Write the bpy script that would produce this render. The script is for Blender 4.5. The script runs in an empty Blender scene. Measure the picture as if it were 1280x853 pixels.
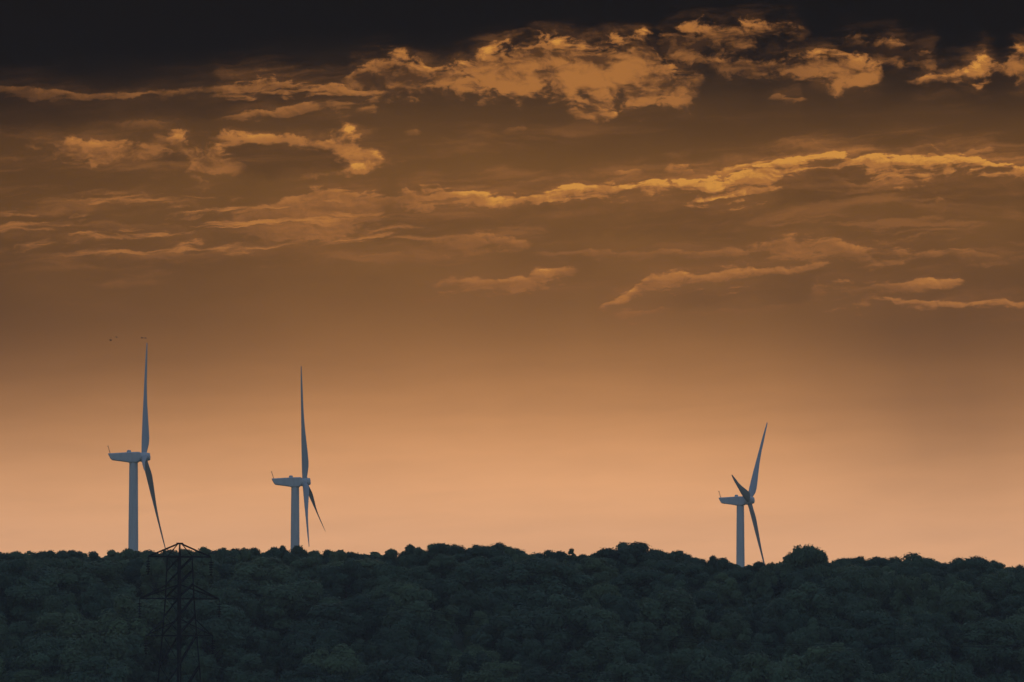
import bpy, math, random
import numpy as np
from mathutils import Vector, Matrix

R = math.radians
rng = np.random.default_rng(11)
random.seed(5)
S = bpy.context.scene
COL = S.collection

# ------------------------------------------------------------------ camera
RAD = 1.40625e-4                     # one photo pixel in radians (200 mm lens)
F = 1.0 / RAD
CAM = Vector((0.0, 0.0, 30.0))
PITCH = (800 - 426.5) * RAD
cam_d = bpy.data.cameras.new("camera")
cam_d.lens = 200.0
cam_d.sensor_width = 36.0
cam_d.clip_start = 1.0
cam_d.clip_end = 30000.0
cam = bpy.data.objects.new("camera", cam_d)
cam.location = CAM
cam.rotation_euler = (math.pi / 2 + PITCH, 0, 0)
COL.objects.link(cam)
S.camera = cam
CP, SP = math.cos(PITCH), math.sin(PITCH)


def at(px, py, D):
    """world point on the ray of photo pixel (px, py) at forward distance D (metres along +Y)"""
    a = (px - 640.0) * RAD
    b = -(py - 426.5) * RAD
    dx, dy, dz = a, CP - b * SP, SP + b * CP
    t = D / dy
    return Vector((CAM.x + dx * t, CAM.y + D, CAM.z + dz * t))


# ------------------------------------------------------------------ helpers
def tag(o, label=None, cat=None, group=None, kind=None):
    if label: o["label"] = label
    if cat: o["category"] = cat
    if group: o["group"] = group
    if kind: o["kind"] = kind
    return o


def empty(name, loc, rz=0.0):
    o = bpy.data.objects.new(name, None)
    o.empty_display_size = 1.0
    o.location = loc
    o.rotation_euler = (0, 0, rz)
    COL.objects.link(o)
    return o


def link_mesh(name, me, mat, parent=None, smooth=False):
    o = bpy.data.objects.new(name, me)
    if mat: me.materials.append(mat)
    if smooth:
        me.polygons.foreach_set("use_smooth", [True] * len(me.polygons))
    COL.objects.link(o)
    if parent: o.parent = parent
    return o


class MB:
    """collects vertices and faces of one mesh"""
    def __init__(self):
        self.v, self.f = [], []

    def add(self, v, f):
        n = len(self.v)
        self.v += [tuple(p) for p in v]
        self.f += [tuple(i + n for i in q) for q in f]

    def rings(self, rings, cap=True):
        n = len(rings[0])
        v = [p for r in rings for p in r]
        f = []
        for i in range(len(rings) - 1):
            for j in range(n):
                k = (j + 1) % n
                f.append((i * n + j, i * n + k, (i + 1) * n + k, (i + 1) * n + j))
        if cap:
            f.append(tuple(range(n))[::-1])
            f.append(tuple((len(rings) - 1) * n + j for j in range(n)))
        self.add(v, f)

    def bar(self, a, b, w, h=None, w2=None):
        a, b = Vector(a), Vector(b)
        h = h or w
        d = (b - a).normalized()
        up = Vector((0, 0, 1)) if abs(d.z) < 0.9 else Vector((0, 1, 0))
        s = d.cross(up).normalized()
        u = s.cross(d).normalized()
        rr = []
        for p, k in ((a, 1.0), (b, (w2 / w) if w2 else 1.0)):
            rr.append([p + s * (w / 2 * k * x) + u * (h / 2 * k * y) for x, y in ((-1, -1), (1, -1), (1, 1), (-1, 1))])
        self.rings(rr)

    def angle(self, a, b, w):
        """rolled steel angle: two thin flanges"""
        a, b = Vector(a), Vector(b)
        t = w * 0.16
        d = (b - a).normalized()
        up = Vector((0, 0, 1)) if abs(d.z) < 0.9 else Vector((0, 1, 0))
        s = d.cross(up).normalized()
        u = s.cross(d).normalized()
        prof = [(0, 0), (w, 0), (w, t), (t, t), (t, w), (0, w)]
        self.rings([[p + s * (x - w / 2) + u * (y - w / 2) for x, y in prof] for p in (a, b)])

    def tube(self, pts, r, n=8, r2=None):
        pts = [Vector(p) for p in pts]
        rings = []
        for i, p in enumerate(pts):
            d = (pts[min(i + 1, len(pts) - 1)] - pts[max(i - 1, 0)]).normalized()
            up = Vector((0, 0, 1)) if abs(d.z) < 0.9 else Vector((0, 1, 0))
            s = d.cross(up).normalized()
            u = s.cross(d).normalized()
            k = r if r2 is None else r + (r2 - r) * i / (len(pts) - 1)
            rings.append([p + (s * math.cos(2 * math.pi * j / n) + u * math.sin(2 * math.pi * j / n)) * k for j in range(n)])
        self.rings(rings)

    def lathe(self, prof, n=24, axis="Z", org=(0, 0, 0)):
        rings = []
        for r, h in prof:
            ring = []
            for j in range(n):
                c, s = math.cos(2 * math.pi * j / n) * r, math.sin(2 * math.pi * j / n) * r
                p = (c, s, h) if axis == "Z" else (h, c, s)
                ring.append((p[0] + org[0], p[1] + org[1], p[2] + org[2]))
            rings.append(ring)
        self.rings(rings)

    def build(self, name, mat, parent=None, smooth=False):
        me = bpy.data.meshes.new(name)
        me.from_pydata([tuple(p) for p in self.v], [], self.f)
        me.validate()
        me.update()
        o = link_mesh(name, me, mat, parent, smooth)
        if smooth:
            try:
                me.set_sharp_from_angle(angle=R(38))
            except Exception:
                pass
        return o


# ------------------------------------------------------------------ materials
def mat_new(name):
    m = bpy.data.materials.new(name)
    m.use_nodes = True
    nt = m.node_tree
    return m, nt, nt.nodes["Principled BSDF"]


def mat_paint(name, col, rough=0.45, metal=0.0, scale=0.6, var=0.12, spec=0.3):
    m, nt, b = mat_new(name)
    tc = nt.nodes.new("ShaderNodeTexCoord")
    mp = nt.nodes.new("ShaderNodeMapping")
    mp.inputs["Scale"].default_value = (1, 1, 0.18)       # weather streaks run downwards
    n = nt.nodes.new("ShaderNodeTexNoise")
    n.inputs["Scale"].default_value = scale
    n.inputs["Detail"].default_value = 6
    r = nt.nodes.new("ShaderNodeValToRGB")
    r.color_ramp.elements[0].position = 0.3
    r.color_ramp.elements[1].position = 0.7
    r.color_ramp.elements[0].color = tuple(c * (1 - var) for c in col) + (1,)
    r.color_ramp.elements[1].color = tuple(min(1, c * (1 + var * 0.5)) for c in col) + (1,)
    nt.links.new(tc.outputs["Object"], mp.inputs["Vector"])
    nt.links.new(mp.outputs[0], n.inputs["Vector"])
    nt.links.new(n.outputs["Fac"], r.inputs[0])
    nt.links.new(r.outputs[0], b.inputs["Base Color"])
    b.inputs["Roughness"].default_value = rough
    b.inputs["Metallic"].default_value = metal
    b.inputs["Specular IOR Level"].default_value = spec
    return m


M_WHITE = mat_paint("turbine_paint", (0.55, 0.54, 0.54), 0.65)
M_BLADE = mat_paint("blade_gelcoat", (0.42, 0.42, 0.43), 0.7, scale=0.3)
M_DARK = mat_paint("dark_fitting", (0.10, 0.10, 0.105), 0.6)
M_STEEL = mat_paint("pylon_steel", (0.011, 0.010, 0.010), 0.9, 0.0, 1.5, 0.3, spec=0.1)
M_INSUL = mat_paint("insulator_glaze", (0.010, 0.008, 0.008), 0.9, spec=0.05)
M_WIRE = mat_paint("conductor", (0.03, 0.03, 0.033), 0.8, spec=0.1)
M_BIRD = mat_paint("bird_feathers", (0.03, 0.028, 0.026), 0.8)
M_BARK = mat_paint("bark", (0.055, 0.045, 0.036), 0.9, 0, 4.0, 0.3)


def mat_foliage():
    m, nt, b = mat_new("foliage")
    N = nt.nodes
    L = nt.links
    oi = N.new("ShaderNodeObjectInfo")
    at_ = N.new("ShaderNodeAttribute")
    at_.attribute_name = "tint"
    r = N.new("ShaderNodeValToRGB")            # kind of tree: from deep green to olive
    cr = r.color_ramp
    cr.elements[0].position = 0.0
    cr.elements[0].color = (0.048, 0.086, 0.050, 1)
    cr.elements[1].position = 1.0
    cr.elements[1].color = (0.118, 0.165, 0.074, 1)
    e = cr.elements.new(0.45); e.color = (0.068, 0.114, 0.064, 1)
    e = cr.elements.new(0.75); e.color = (0.092, 0.142, 0.072, 1)
    L.new(oi.outputs["Random"], r.inputs[0])
    mul = N.new("ShaderNodeVectorMath"); mul.operation = "SCALE"
    mr = N.new("ShaderNodeMapRange")
    mr.inputs["To Min"].default_value = 0.72
    mr.inputs["To Max"].default_value = 1.32
    L.new(at_.outputs["Fac"], mr.inputs["Value"])
    L.new(r.outputs[0], mul.inputs[0])
    L.new(mr.outputs[0], mul.inputs["Scale"])
    L.new(mul.outputs[0], b.inputs["Base Color"])
    b.inputs["Roughness"].default_value = 0.75
    b.inputs["Specular IOR Level"].default_value = 0.2
    out = N["Material Output"]
    tr = N.new("ShaderNodeBsdfTranslucent")
    L.new(mul.outputs[0], tr.inputs["Color"])
    mx = N.new("ShaderNodeMixShader")
    mx.inputs[0].default_value = 0.30
    L.new(b.outputs[0], mx.inputs[1])
    L.new(tr.outputs[0], mx.inputs[2])
    L.new(mx.outputs[0], out.inputs["Surface"])
    return m


M_LEAF = mat_foliage()


def mat_ground():
    m, nt, b = mat_new("meadow_and_soil")
    N, L = nt.nodes, nt.links
    tc = N.new("ShaderNodeTexCoord")
    n = N.new("ShaderNodeTexNoise"); n.inputs["Scale"].default_value = 0.02; n.inputs["Detail"].default_value = 9
    r = N.new("ShaderNodeValToRGB")
    r.color_ramp.elements[0].position = 0.35
    r.color_ramp.elements[0].color = (0.040, 0.055, 0.022, 1)
    r.color_ramp.elements[1].position = 0.68
    r.color_ramp.elements[1].color = (0.085, 0.095, 0.040, 1)
    L.new(tc.outputs["Object"], n.inputs["Vector"])
    L.new(n.outputs["Fac"], r.inputs[0])
    L.new(r.outputs[0], b.inputs["Base Color"])
    b.inputs["Roughness"].default_value = 0.95
    return m


# ------------------------------------------------------------------ terrain
SKY = np.array([(-200, 690), (0, 690), (30, 691), (60, 693), (90, 691), (120, 691), (150, 690), (170, 689), (200, 690), (250, 690), (275, 686), (290, 692),
                (310, 688), (340, 687), (352, 684), (375, 688), (400, 693), (420, 690), (440, 693), (460, 695), (480, 692), (500, 688), (520, 686),
                (540, 682), (560, 681), (580, 688), (600, 685), (625, 684), (645, 687), (660, 694), (690, 693), (730, 695), (745, 694), (760, 688),
                (785, 681), (800, 682), (820, 690), (840, 692), (860, 697), (880, 701), (905, 702), (925, 706), (945, 706), (970, 706), (985, 704),
                (1042, 701), (1080, 700), (1100, 699), (1125, 700), (1140, 697), (1175, 706), (1190, 705), (1210, 701), (1235, 704), (1260, 709),
                (1280, 708), (1480, 712)], float)
sk_x = np.arange(-200, 1481, 10.0)
sk_y = np.interp(sk_x, SKY[:, 0], SKY[:, 1])
kern = np.ones(15) / 15
sk_s = np.convolve(np.pad(sk_y, 7, mode="edge"), kern, mode="valid")
D_FOOT, D_RIDGE = 1118.0, 1300.0


def ridge_z(px):
    return CAM.z + (800 - (np.interp(px, sk_x, sk_s) + 46)) * RAD * D_RIDGE


def ground_z(x, y):
    px = 640 + (x / max(y, 300.0)) * F
    rz = ridge_z(px)
    wob = 1.6 * math.sin(x * 0.021 + 1.3) * math.sin(y * 0.017 + 0.4) + 0.7 * math.sin(x * 0.06 + y * 0.045)
    if y < 650:
        t = max(0.0, min(1.0, y / 650)); t = t * t * (3 - 2 * t)
        z = (CAM.z - 1.7) * (1 - t) + 4.2 * t
        z -= 4.0 * math.sin(math.pi * min(1, max(0, y / 650))) * (y > 0)
        if y < 0: z += 0.02 * y * 0 + 0.6 * math.sin(x * 0.02)
        return z + (0.6 * wob if y > 120 else 0)
    if y < D_FOOT:
        return 4.2 + 0.6 * wob
    if y < D_RIDGE:
        t = (y - D_FOOT) / (D_RIDGE - D_FOOT)
        s = t * t * (3 - 2 * t) * 0.45 + t * 0.55
        return 4.2 + (rz - 4.2) * s + wob * (1 - t) * 0.8 * min(1, t * 6) + 0.6 * wob * (1 - min(1, t * 6))
    t = min(1.0, (y - D_RIDGE) / 700.0); t = t * t * (3 - 2 * t)
    return rz + (29.0 - rz) * t - max(0.0, (y - 2600) * 0.006)


xs = sorted(set(list(np.arange(-4000, -400, 200.0)) + list(np.arange(-400, 401, 10.0)) + list(np.arange(400, 4001, 200.0))))
ys = list(np.arange(-600, 0, 60.0)) + list(np.arange(0, 700, 25.0)) + list(np.arange(700, 1100, 25.0)) + list(np.arange(1100, 1340, 6.0)) + \
    list(np.arange(1340, 2100, 40.0)) + list(np.arange(2100, 6001, 150.0))
gv = [(x, y, ground_z(x, y)) for y in ys for x in xs]
nx = len(xs)
gf = [(j * nx + i, j * nx + i + 1, (j + 1) * nx + i + 1, (j + 1) * nx + i) for j in range(len(ys) - 1) for i in range(nx - 1)]
g = MB(); g.v = gv; g.f = gf
tag(g.build("ground", mat_ground(), smooth=True), kind="structure")


# ------------------------------------------------------------------ trees
def leaf_mesh(name, centers, normals, sizes, tints):
    """one small irregular four-cornered leaf spray per centre, with a per-face tint"""
    n = len(centers)
    nrm = normals / np.linalg.norm(normals, axis=1, keepdims=True)
    ref = rng.normal(size=(n, 3))
    s = np.cross(nrm, ref); s /= np.linalg.norm(s, axis=1, keepdims=True)
    u = np.cross(nrm, s)
    q = np.empty((n, 4, 3))
    for k, (a, b) in enumerate(((-1, -0.2), (-0.1, -0.75), (1, 0.15), (0.05, 0.8))):
        ja = a * sizes * rng.uniform(0.7, 1.25, n)
        jb = b * sizes * rng.uniform(0.7, 1.25, n)
        q[:, k] = centers + s * ja[:, None] + u * jb[:, None] + nrm * (sizes * rng.uniform(-0.2, 0.2, n))[:, None]
    me = bpy.data.meshes.new(name)
    me.vertices.add(n * 4)
    me.vertices.foreach_set("co", q.reshape(-1))
    me.loops.add(n * 4)
    me.loops.foreach_set("vertex_index", np.arange(n * 4, dtype=np.int32))
    me.polygons.add(n)
    me.polygons.foreach_set("loop_start", np.arange(0, n * 4, 4, dtype=np.int32))
    me.update(calc_edges=True)
    at_ = me.attributes.new("tint", "FLOAT", "FACE")
    at_.data.foreach_set("value", tints.astype(np.float32))
    me.materials.append(M_LEAF)
    return me


def crown_points(kind, n_leaf):
    """unit crown: radius about 1, height 0..1 (1 = the top of the tree)"""
    C, Nn, Sz, T = [], [], [], []
    if kind == "round":
        lobes = []
        for k in range(70):
            v = rng.normal(size=3); v /= np.linalg.norm(v)
            if v[2] < -0.5: v[2] = -v[2]
            rr = rng.uniform(0.66, 0.80)
            lobes.append(((v[0] * rr, v[1] * rr, 0.52 + v[2] * rr * 0.48), rng.uniform(0.17, 0.26), 0.11))
    elif kind == "spire":
        lobes = []
        for k in range(26):
            z = rng.uniform(0.25, 1.0)
            rad = (1.02 - z) * 1.1
            a = rng.uniform(0, 2 * math.pi)
            lobes.append(((math.cos(a) * rad * rng.uniform(0.4, 1), math.sin(a) * rad * rng.uniform(0.4, 1), z - 0.04), 0.10 + 0.22 * (1 - z), 0.06))
    else:
        nl = {"dome": 42, "broad": 50, "tall": 40, "sparse": 20, "shrub": 24}[kind]
        lobes = []
        for k in range(nl):
            while True:
                v = rng.normal(size=3); v /= np.linalg.norm(v)
                if v[2] > -0.95: break
            rr = rng.uniform(0.55, 0.86) if k > 4 else rng.uniform(0.1, 0.45)
            lr = rng.uniform(0.18, 0.34) * (0.8 if kind == "sparse" else 1)
            zc, zr = {"dome": (0.54, 0.46), "broad": (0.54, 0.44), "tall": (0.54, 0.48), "sparse": (0.56, 0.40), "shrub": (0.5, 0.46)}[kind]
            p = (v[0] * rr * rng.uniform(0.85, 1.12), v[1] * rr * rng.uniform(0.85, 1.12), zc + v[2] * rr * zr * 1.1)
            lobes.append((p, lr, lr * 0.44))
    w = np.array([l[1] ** 2 for l in lobes]); w /= w.sum()
    for (p, lr, lz), ww in zip(lobes, w):
        m = max(20, int(n_leaf * ww))
        v = rng.normal(size=(m, 3)); v /= np.linalg.norm(v, axis=1, keepdims=True)
        v[:, 2] = np.where((v[:, 2] < -0.25) & (rng.random(m) < 0.6), -v[:, 2], v[:, 2])
        d = rng.beta(4.5, 1.4, m)[:, None] * rng.choice([1.0, 1.0, 1.0, 1.0, 1.0, 1.0, 1.1, 1.2, 1.3], m)[:, None]
        C.append(np.array(p) + v * d * np.array([lr, lr, lz]))
        Nn.append(v + rng.normal(scale=0.26, size=(m, 3)) + np.array([0, 0, 0.25]))
        Sz.append(np.full(m, 1.0) * rng.uniform(0.65, 1.25, m))
        T.append(np.clip(rng.normal(rng.normal(0.5, 0.17), 0.07, m), 0, 1))
    return np.concatenate(C), np.concatenate(Nn), np.concatenate(Sz), np.concatenate(T)


def make_crown(kind, n_leaf, rad, height, leaf=0.27):
    c, n, s, t = crown_points(kind, n_leaf)
    c = c * np.array([rad, rad, height])
    z = c[:, 2]
    c[:, 2] *= height / np.percentile(z, 99.7)
    return leaf_mesh("crown", c, n, s * leaf, t)


def make_trunk(rad, height):
    mb = MB()
    top = height * 0.72
    mb.tube([(0, 0, -1.0), (0.05, 0, height * 0.2), (0.0, 0.1, height * 0.45), (0.1, 0, top)], 0.034 * height, 8, 0.008 * height)
    for k in range(6):
        a = k * 1.05 + rng.uniform(-0.3, 0.3)
        z0 = height * rng.uniform(0.3, 0.5)
        q = rad * rng.uniform(0.5, 0.75)
        mb.tube([(0, 0, z0), (math.cos(a) * q * 0.5, math.sin(a) * q * 0.5, z0 + height * 0.14), (math.cos(a) * q, math.sin(a) * q, z0 + height * 0.22)], 0.014 * height, 6, 0.004 * height)
    me = bpy.data.meshes.new("trunk")
    me.from_pydata(mb.v, [], mb.f)
    me.update()
    me.materials.append(M_BARK)
    return me


PROTO = []
for kind, n_leaf, rad, h in (("dome", 19000, 6.0, 11.0), ("dome", 19000, 6.4, 10.4), ("broad", 21000, 7.2, 10.6), ("broad", 21000, 7.0, 11.4), ("tall", 17500, 5.2, 12.2),
                             ("tall", 17500, 5.0, 11.6), ("dome", 19000, 5.8, 11.2), ("broad", 21000, 6.8, 10.2), ("dome", 17000, 5.6, 10.8)):
    PROTO.append((kind, rad, h, make_crown(kind, n_leaf, rad, h), make_trunk(rad, h)))
P_SPARSE = ("sparse", 5.0, 10.5, make_crown("sparse", 1900, 5.0, 10.5, 0.34), make_trunk(5.0, 10.5))
P_ROUND = ("round", 6.0, 10.5, make_crown("round", 18000, 6.0, 10.5), make_trunk(6.0, 10.5))
P_SPIRE = ("spire", 2.6, 12.0, make_crown("spire", 1500, 2.6, 12.0, 0.34), make_trunk(1.6, 12.0))
P_SHRUB = ("shrub", 4.6, 5.0, make_crown("shrub", 5200, 4.6, 5.0, 0.34), make_trunk(3.0, 4.0))
GROUP_T = "trees of the wooded hillside"


def plant(name, proto, x, y, z, sx, sz, rz, label, cat="tree", group=GROUP_T):
    t = empty(name, (x, y, z), rz)
    t.scale = (sx, sx, sz)
    tag(t, label, cat, group)
    for nm, me in (("trunk", proto[4]), ("crown", proto[3])):
        o = bpy.data.objects.new(nm, me)
        COL.objects.link(o)
        o.parent = t
    return t


placed = []


def tree_px(proto, px, top, width, D, label, group=GROUP_T, name="tree"):
    """stand a tree on the hill so that its crown is seen at px with its top at row top"""
    p = at(px, top, D)
    gz = ground_z(p.x, p.y)
    h = max(4.0, p.z - gz)
    r = width * RAD * D / 2
    placed.append((p.x, p.y, r))
    return plant(name, proto, p.x, p.y, gz, r / (proto[1] * 0.98), h / proto[2], rng.uniform(0, 6.28), label, "tree", group)


SPECIAL = [
    (-1, 1007, 683.5, 68, 1284, "round dense dark tree standing clear above the skyline right of the rightmost turbine"),
    (2, 783, 680, 92, 1296, "broad dark domed tree making the highest hump on the middle of the skyline"),
    (7, 834, 690, 58, 1298, "low dark tree leaning on the right shoulder of the highest middle hump"),
    (4, 556, 680.5, 60, 1298, "taller dark tree topping the skyline hump left of the middle"),
    (6, 524, 686, 44, 1300, "dark crest tree on the left shoulder of the hump left of the middle"),
    (3, 605, 684, 74, 1297, "wide flat-topped crest tree just right of the hump left of the middle"),
    (8, 637, 685, 38, 1299, "rounded crest tree ending the run of humps before the skyline dips"),
    (2, 1143, 693.5, 76, 1290, "wide dark crest tree between the round lone tree and the right frame edge"),
    (3, 1215, 697.5, 76, 1292, "low domed crest tree nearest the right end of the skyline"),
    (1, 888, 696, 30, 1301, "small bushy crest tree just left of the rightmost turbine's tower"),
    (6, 352, 684, 36, 1299, "small raised crest tree against the left side of the middle turbine's tower"),
    (8, 277, 686, 30, 1302, "small crest tree rising just right of the pylon's peak"),
    (5, 311, 688, 34, 1300, "small crest tree halfway between the pylon and the middle turbine"),
    (0, 424, 690, 34, 1301, "small crest tree standing right of the middle turbine's lowest blade"),
]
for pi, px, top, w, D, lab in SPECIAL:
    tree_px(P_ROUND if pi < 0 else PROTO[pi], px, top, w, D, lab)
tree_px(P_SPARSE, 1167, 699, 40, 1303, "thin sparse-leaved tree with sky showing through, on the right part of the skyline")
tree_px(P_SPIRE, 714, 687, 46, 1302, "little spiky pointed tree poking out of the dip in the middle of the skyline")
for px, top, w, lab in ((968, 846, 62, "pale green bush at the very bottom edge, below the round lone tree"),
                        (925, 851, 50, "low dark bush at the bottom edge left of the pale green bush"),
                        (1015, 852, 44, "low bush at the bottom edge right of the pale green bush")):
    p = at(px, top, 1092)
    gz = ground_z(p.x, p.y)
    plant("bush", P_SHRUB, p.x, p.y, gz, w * RAD * 1092 / 2 / 4.6, (p.z - gz) / 5.0, rng.uniform(0, 6), lab, "bush", "bushes at the foot of the wood")

# crest trees fill the skyline between the named ones
LAB_CREST = [(200, "small crest tree on the skyline left of the pylon"), (370, "small crest tree on the skyline between pylon and middle turbine"),
             (660, "small crest tree on the skyline between middle turbine and the central dip"), (925, "small crest tree on the skyline left of the rightmost turbine"),
             (1300, "small crest tree on the skyline right of the rightmost turbine")]
px = -14.0
while px < 1296:
    w = rng.uniform(38, 64)
    D = rng.uniform(1299, 1312)
    top = float(np.interp(px, SKY[:, 0], SKY[:, 1])) + rng.uniform(-4.0, 0.5)
    pr = PROTO[rng.integers(len(PROTO))]
    lab = next(l for b, l in LAB_CREST if px < b or b == 1300)
    tree_px(pr, px, top, w, D, lab)
    px += w * rng.uniform(0.36, 0.52)

# the slope below the crest
COLN = [(150, "left of the pylon"), (330, "around the pylon"), (620, "below the middle turbine"),
        (900, "below the highest hump"), (1080, "below the rightmost turbine"), (9999, "near the right frame edge")]
ROWN = [(728, "tree just under the crest of the wood"), (775, "tree halfway down the wooded slope"),
        (815, "tree low on the wooded slope"), (9999, "tree at the foot of the wood along the bottom edge")]
tries = 0
slope = []
while tries < 60000 and len(slope) < 238:
    tries += 1
    D = rng.uniform(1112, 1292)
    pxx = rng.uniform(-40, 1320)
    x = (pxx - 640) * RAD * D
    y = D
    pr = PROTO[rng.integers(len(PROTO))]
    sx = rng.choice([0.70, 0.85, 1.0, 1.12, 1.3, 1.5])
    rad = pr[1] * sx
    if any((x - a) ** 2 + ((y - b) * 1.0) ** 2 < (0.74 * (rad + c)) ** 2 for a, b, c in slope): continue
    slope.append((x, y, rad))
    gz = ground_z(x, y)
    sz = sx ** 0.62 * rng.uniform(0.88, 1.16)
    top_z = gz + pr[2] * sz
    py_max = np.interp(pxx, sk_x, sk_s) + 9
    z_max = at(pxx, py_max, D).z
    if top_z > z_max:
        sz *= max(0.5, (z_max - gz) / (top_z - gz)); top_z = gz + pr[2] * sz
    b = (top_z - CAM.z) / D
    row = 800 - b * F
    lab = next(l for v, l in ROWN if row < v) + " " + next(l for v, l in COLN if pxx < v)
    plant("tree", pr, x, y, gz, sx, sz, rng.uniform(0, 6.28), lab)
print("slope trees", len(slope), "all", len([o for o in COL.objects if o.type == "EMPTY"]))

# the wood going on past both ends of the picture and behind the crest: one mass
cc, nn, ss, tt = [], [], [], []
low = [crown_points(k, 1500) for k in ("dome", "broad", "dome")]
for k in range(400):
    if k < 270:
        D = rng.uniform(1120, 1310); side = 1 if k % 2 else -1
        x = side * (rng.uniform(705, 1200)) * RAD * D
    else:
        D = rng.uniform(1318, 1420); x = rng.uniform(-900, 900) * RAD * D
    h = rng.uniform(8.5, 10.5); r = rng.uniform(5.4, 7)
    if k >= 270:                                            # stays just under the crest line
        pk_ = 640 + x / (RAD * D)
        h = min(14.0, max(4.0, at(pk_, float(np.interp(pk_, SKY[:, 0], SKY[:, 1])) + rng.uniform(-1, 4), D).z - ground_z(x, D)))
    c, n_, s_, t_ = low[k % 3]
    a = rng.uniform(0, 6.28)
    c2 = c * np.array([r, r, h])
    rot = np.array([[math.cos(a), -math.sin(a), 0], [math.sin(a), math.cos(a), 0], [0, 0, 1]])
    cc.append(c2 @ rot.T + np.array([x, D, ground_z(x, D)])); nn.append(n_ @ rot.T); ss.append(s_ * 0.75); tt.append(t_)
wood = bpy.data.objects.new("woodland", leaf_mesh("woodland", np.concatenate(cc), np.concatenate(nn), np.concatenate(ss), np.concatenate(tt)))
COL.objects.link(wood)
tag(wood, "dark green wood running on behind the crest trees", "woodland", None, "stuff")


# brambles and saplings that close the gaps under the crowns
cc, nn, ss, tt = [], [], [], []
lows = [crown_points("shrub", 700) for k in range(3)]
for k in range(900):
    D = rng.uniform(1104, 1322)
    x = rng.uniform(-720, 720) * RAD * D
    h = rng.uniform(3.0, 5.2); r = rng.uniform(3.4, 5.4)
    c, n_, s_, t_ = lows[k % 3]
    a = rng.uniform(0, 6.28)
    rot = np.array([[math.cos(a), -math.sin(a), 0], [math.sin(a), math.cos(a), 0], [0, 0, 1]])
    cc.append((c * np.array([r, r, h])) @ rot.T + np.array([x, D, ground_z(x, D) - 0.3])); nn.append(n_ @ rot.T); ss.append(s_ * 0.5); tt.append(t_)
ug = bpy.data.objects.new("undergrowth", leaf_mesh("undergrowth", np.concatenate(cc), np.concatenate(nn), np.concatenate(ss), np.concatenate(tt)))
COL.objects.link(ug)
tag(ug, "dark brambles and saplings between the trees of the slope", "undergrowth", None, "stuff")


# ------------------------------------------------------------------ wind turbines
def airfoil(chord, thick, round_):
    """closed section in (chordwise, thickness) around the quarter chord; round_ 1 = circle"""
    pts = []
    n = 16
    for j in range(n):
        a = 2 * math.pi * j / n
        cx, cy = math.cos(a), math.sin(a)
        u = (1 - cx) / 2                                   # 0 nose .. 1 tail
        t = 5 * 0.2 * (0.2969 * math.sqrt(max(u, 0)) - 0.126 * u - 0.3516 * u * u + 0.2843 * u ** 3 - 0.1015 * u ** 4) * 5
        ya = (1 if cy >= 0 else -1) * t * thick * 0.5 * 2.0
        xa = (u - 0.30) * chord
        xr, yr = -cx * chord * 0.5, cy * thick * 0.5
        pts.append((xa * (1 - round_) + xr * round_, ya * (1 - round_) * 0.5 + yr * round_))
    return pts


def blade_mb(Lb, tip_fwd, pitch):
    mb = MB()
    st = [(0.0, 2.0, 2.0, 1.0, 0), (0.025, 2.1, 1.95, 0.9, 0), (0.06, 2.7, 1.7, 0.5, 1), (0.10, 3.2, 1.35, 0.2, 2), (0.15, 3.35, 1.1, 0.05, 3), (0.22, 3.15, 0.88, 0, 5),
          (0.35, 2.6, 0.66, 0, 9), (0.45, 2.1, 0.52, 0, 13), (0.55, 1.7, 0.40, 0, 15), (0.65, 1.4, 0.31, 0, 16.5), (0.75, 1.3, 0.23, 0, 17.5), (0.84, 1.02, 0.2, 0, 18),
          (0.91, 0.8, 0.14, 0, 18.5), (0.96, 0.6, 0.1, 0, 19), (0.985, 0.55, 0.09, 0, 19), (1.0, 0.25, 0.05, 0, 19)]
    r0 = 1.1
    rings = []
    for s, ch, th, rd, tw in st:
        z = r0 + s * (Lb - r0)
        fwd = tip_fwd * (0.55 * s + 0.45 * s * s)
        a = -R(pitch - tw)
        ring = []
        for c, t in airfoil(ch, th, rd):
            # chord turned by the pitch angle between the rotor plane (Y) and the shaft (X)
            ring.append((fwd + (-c) * math.sin(a) + t * math.cos(a), c * math.cos(a) + t * math.sin(a), z))
        rings.append(ring)
    mb.rings(rings)
    return mb


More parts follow.
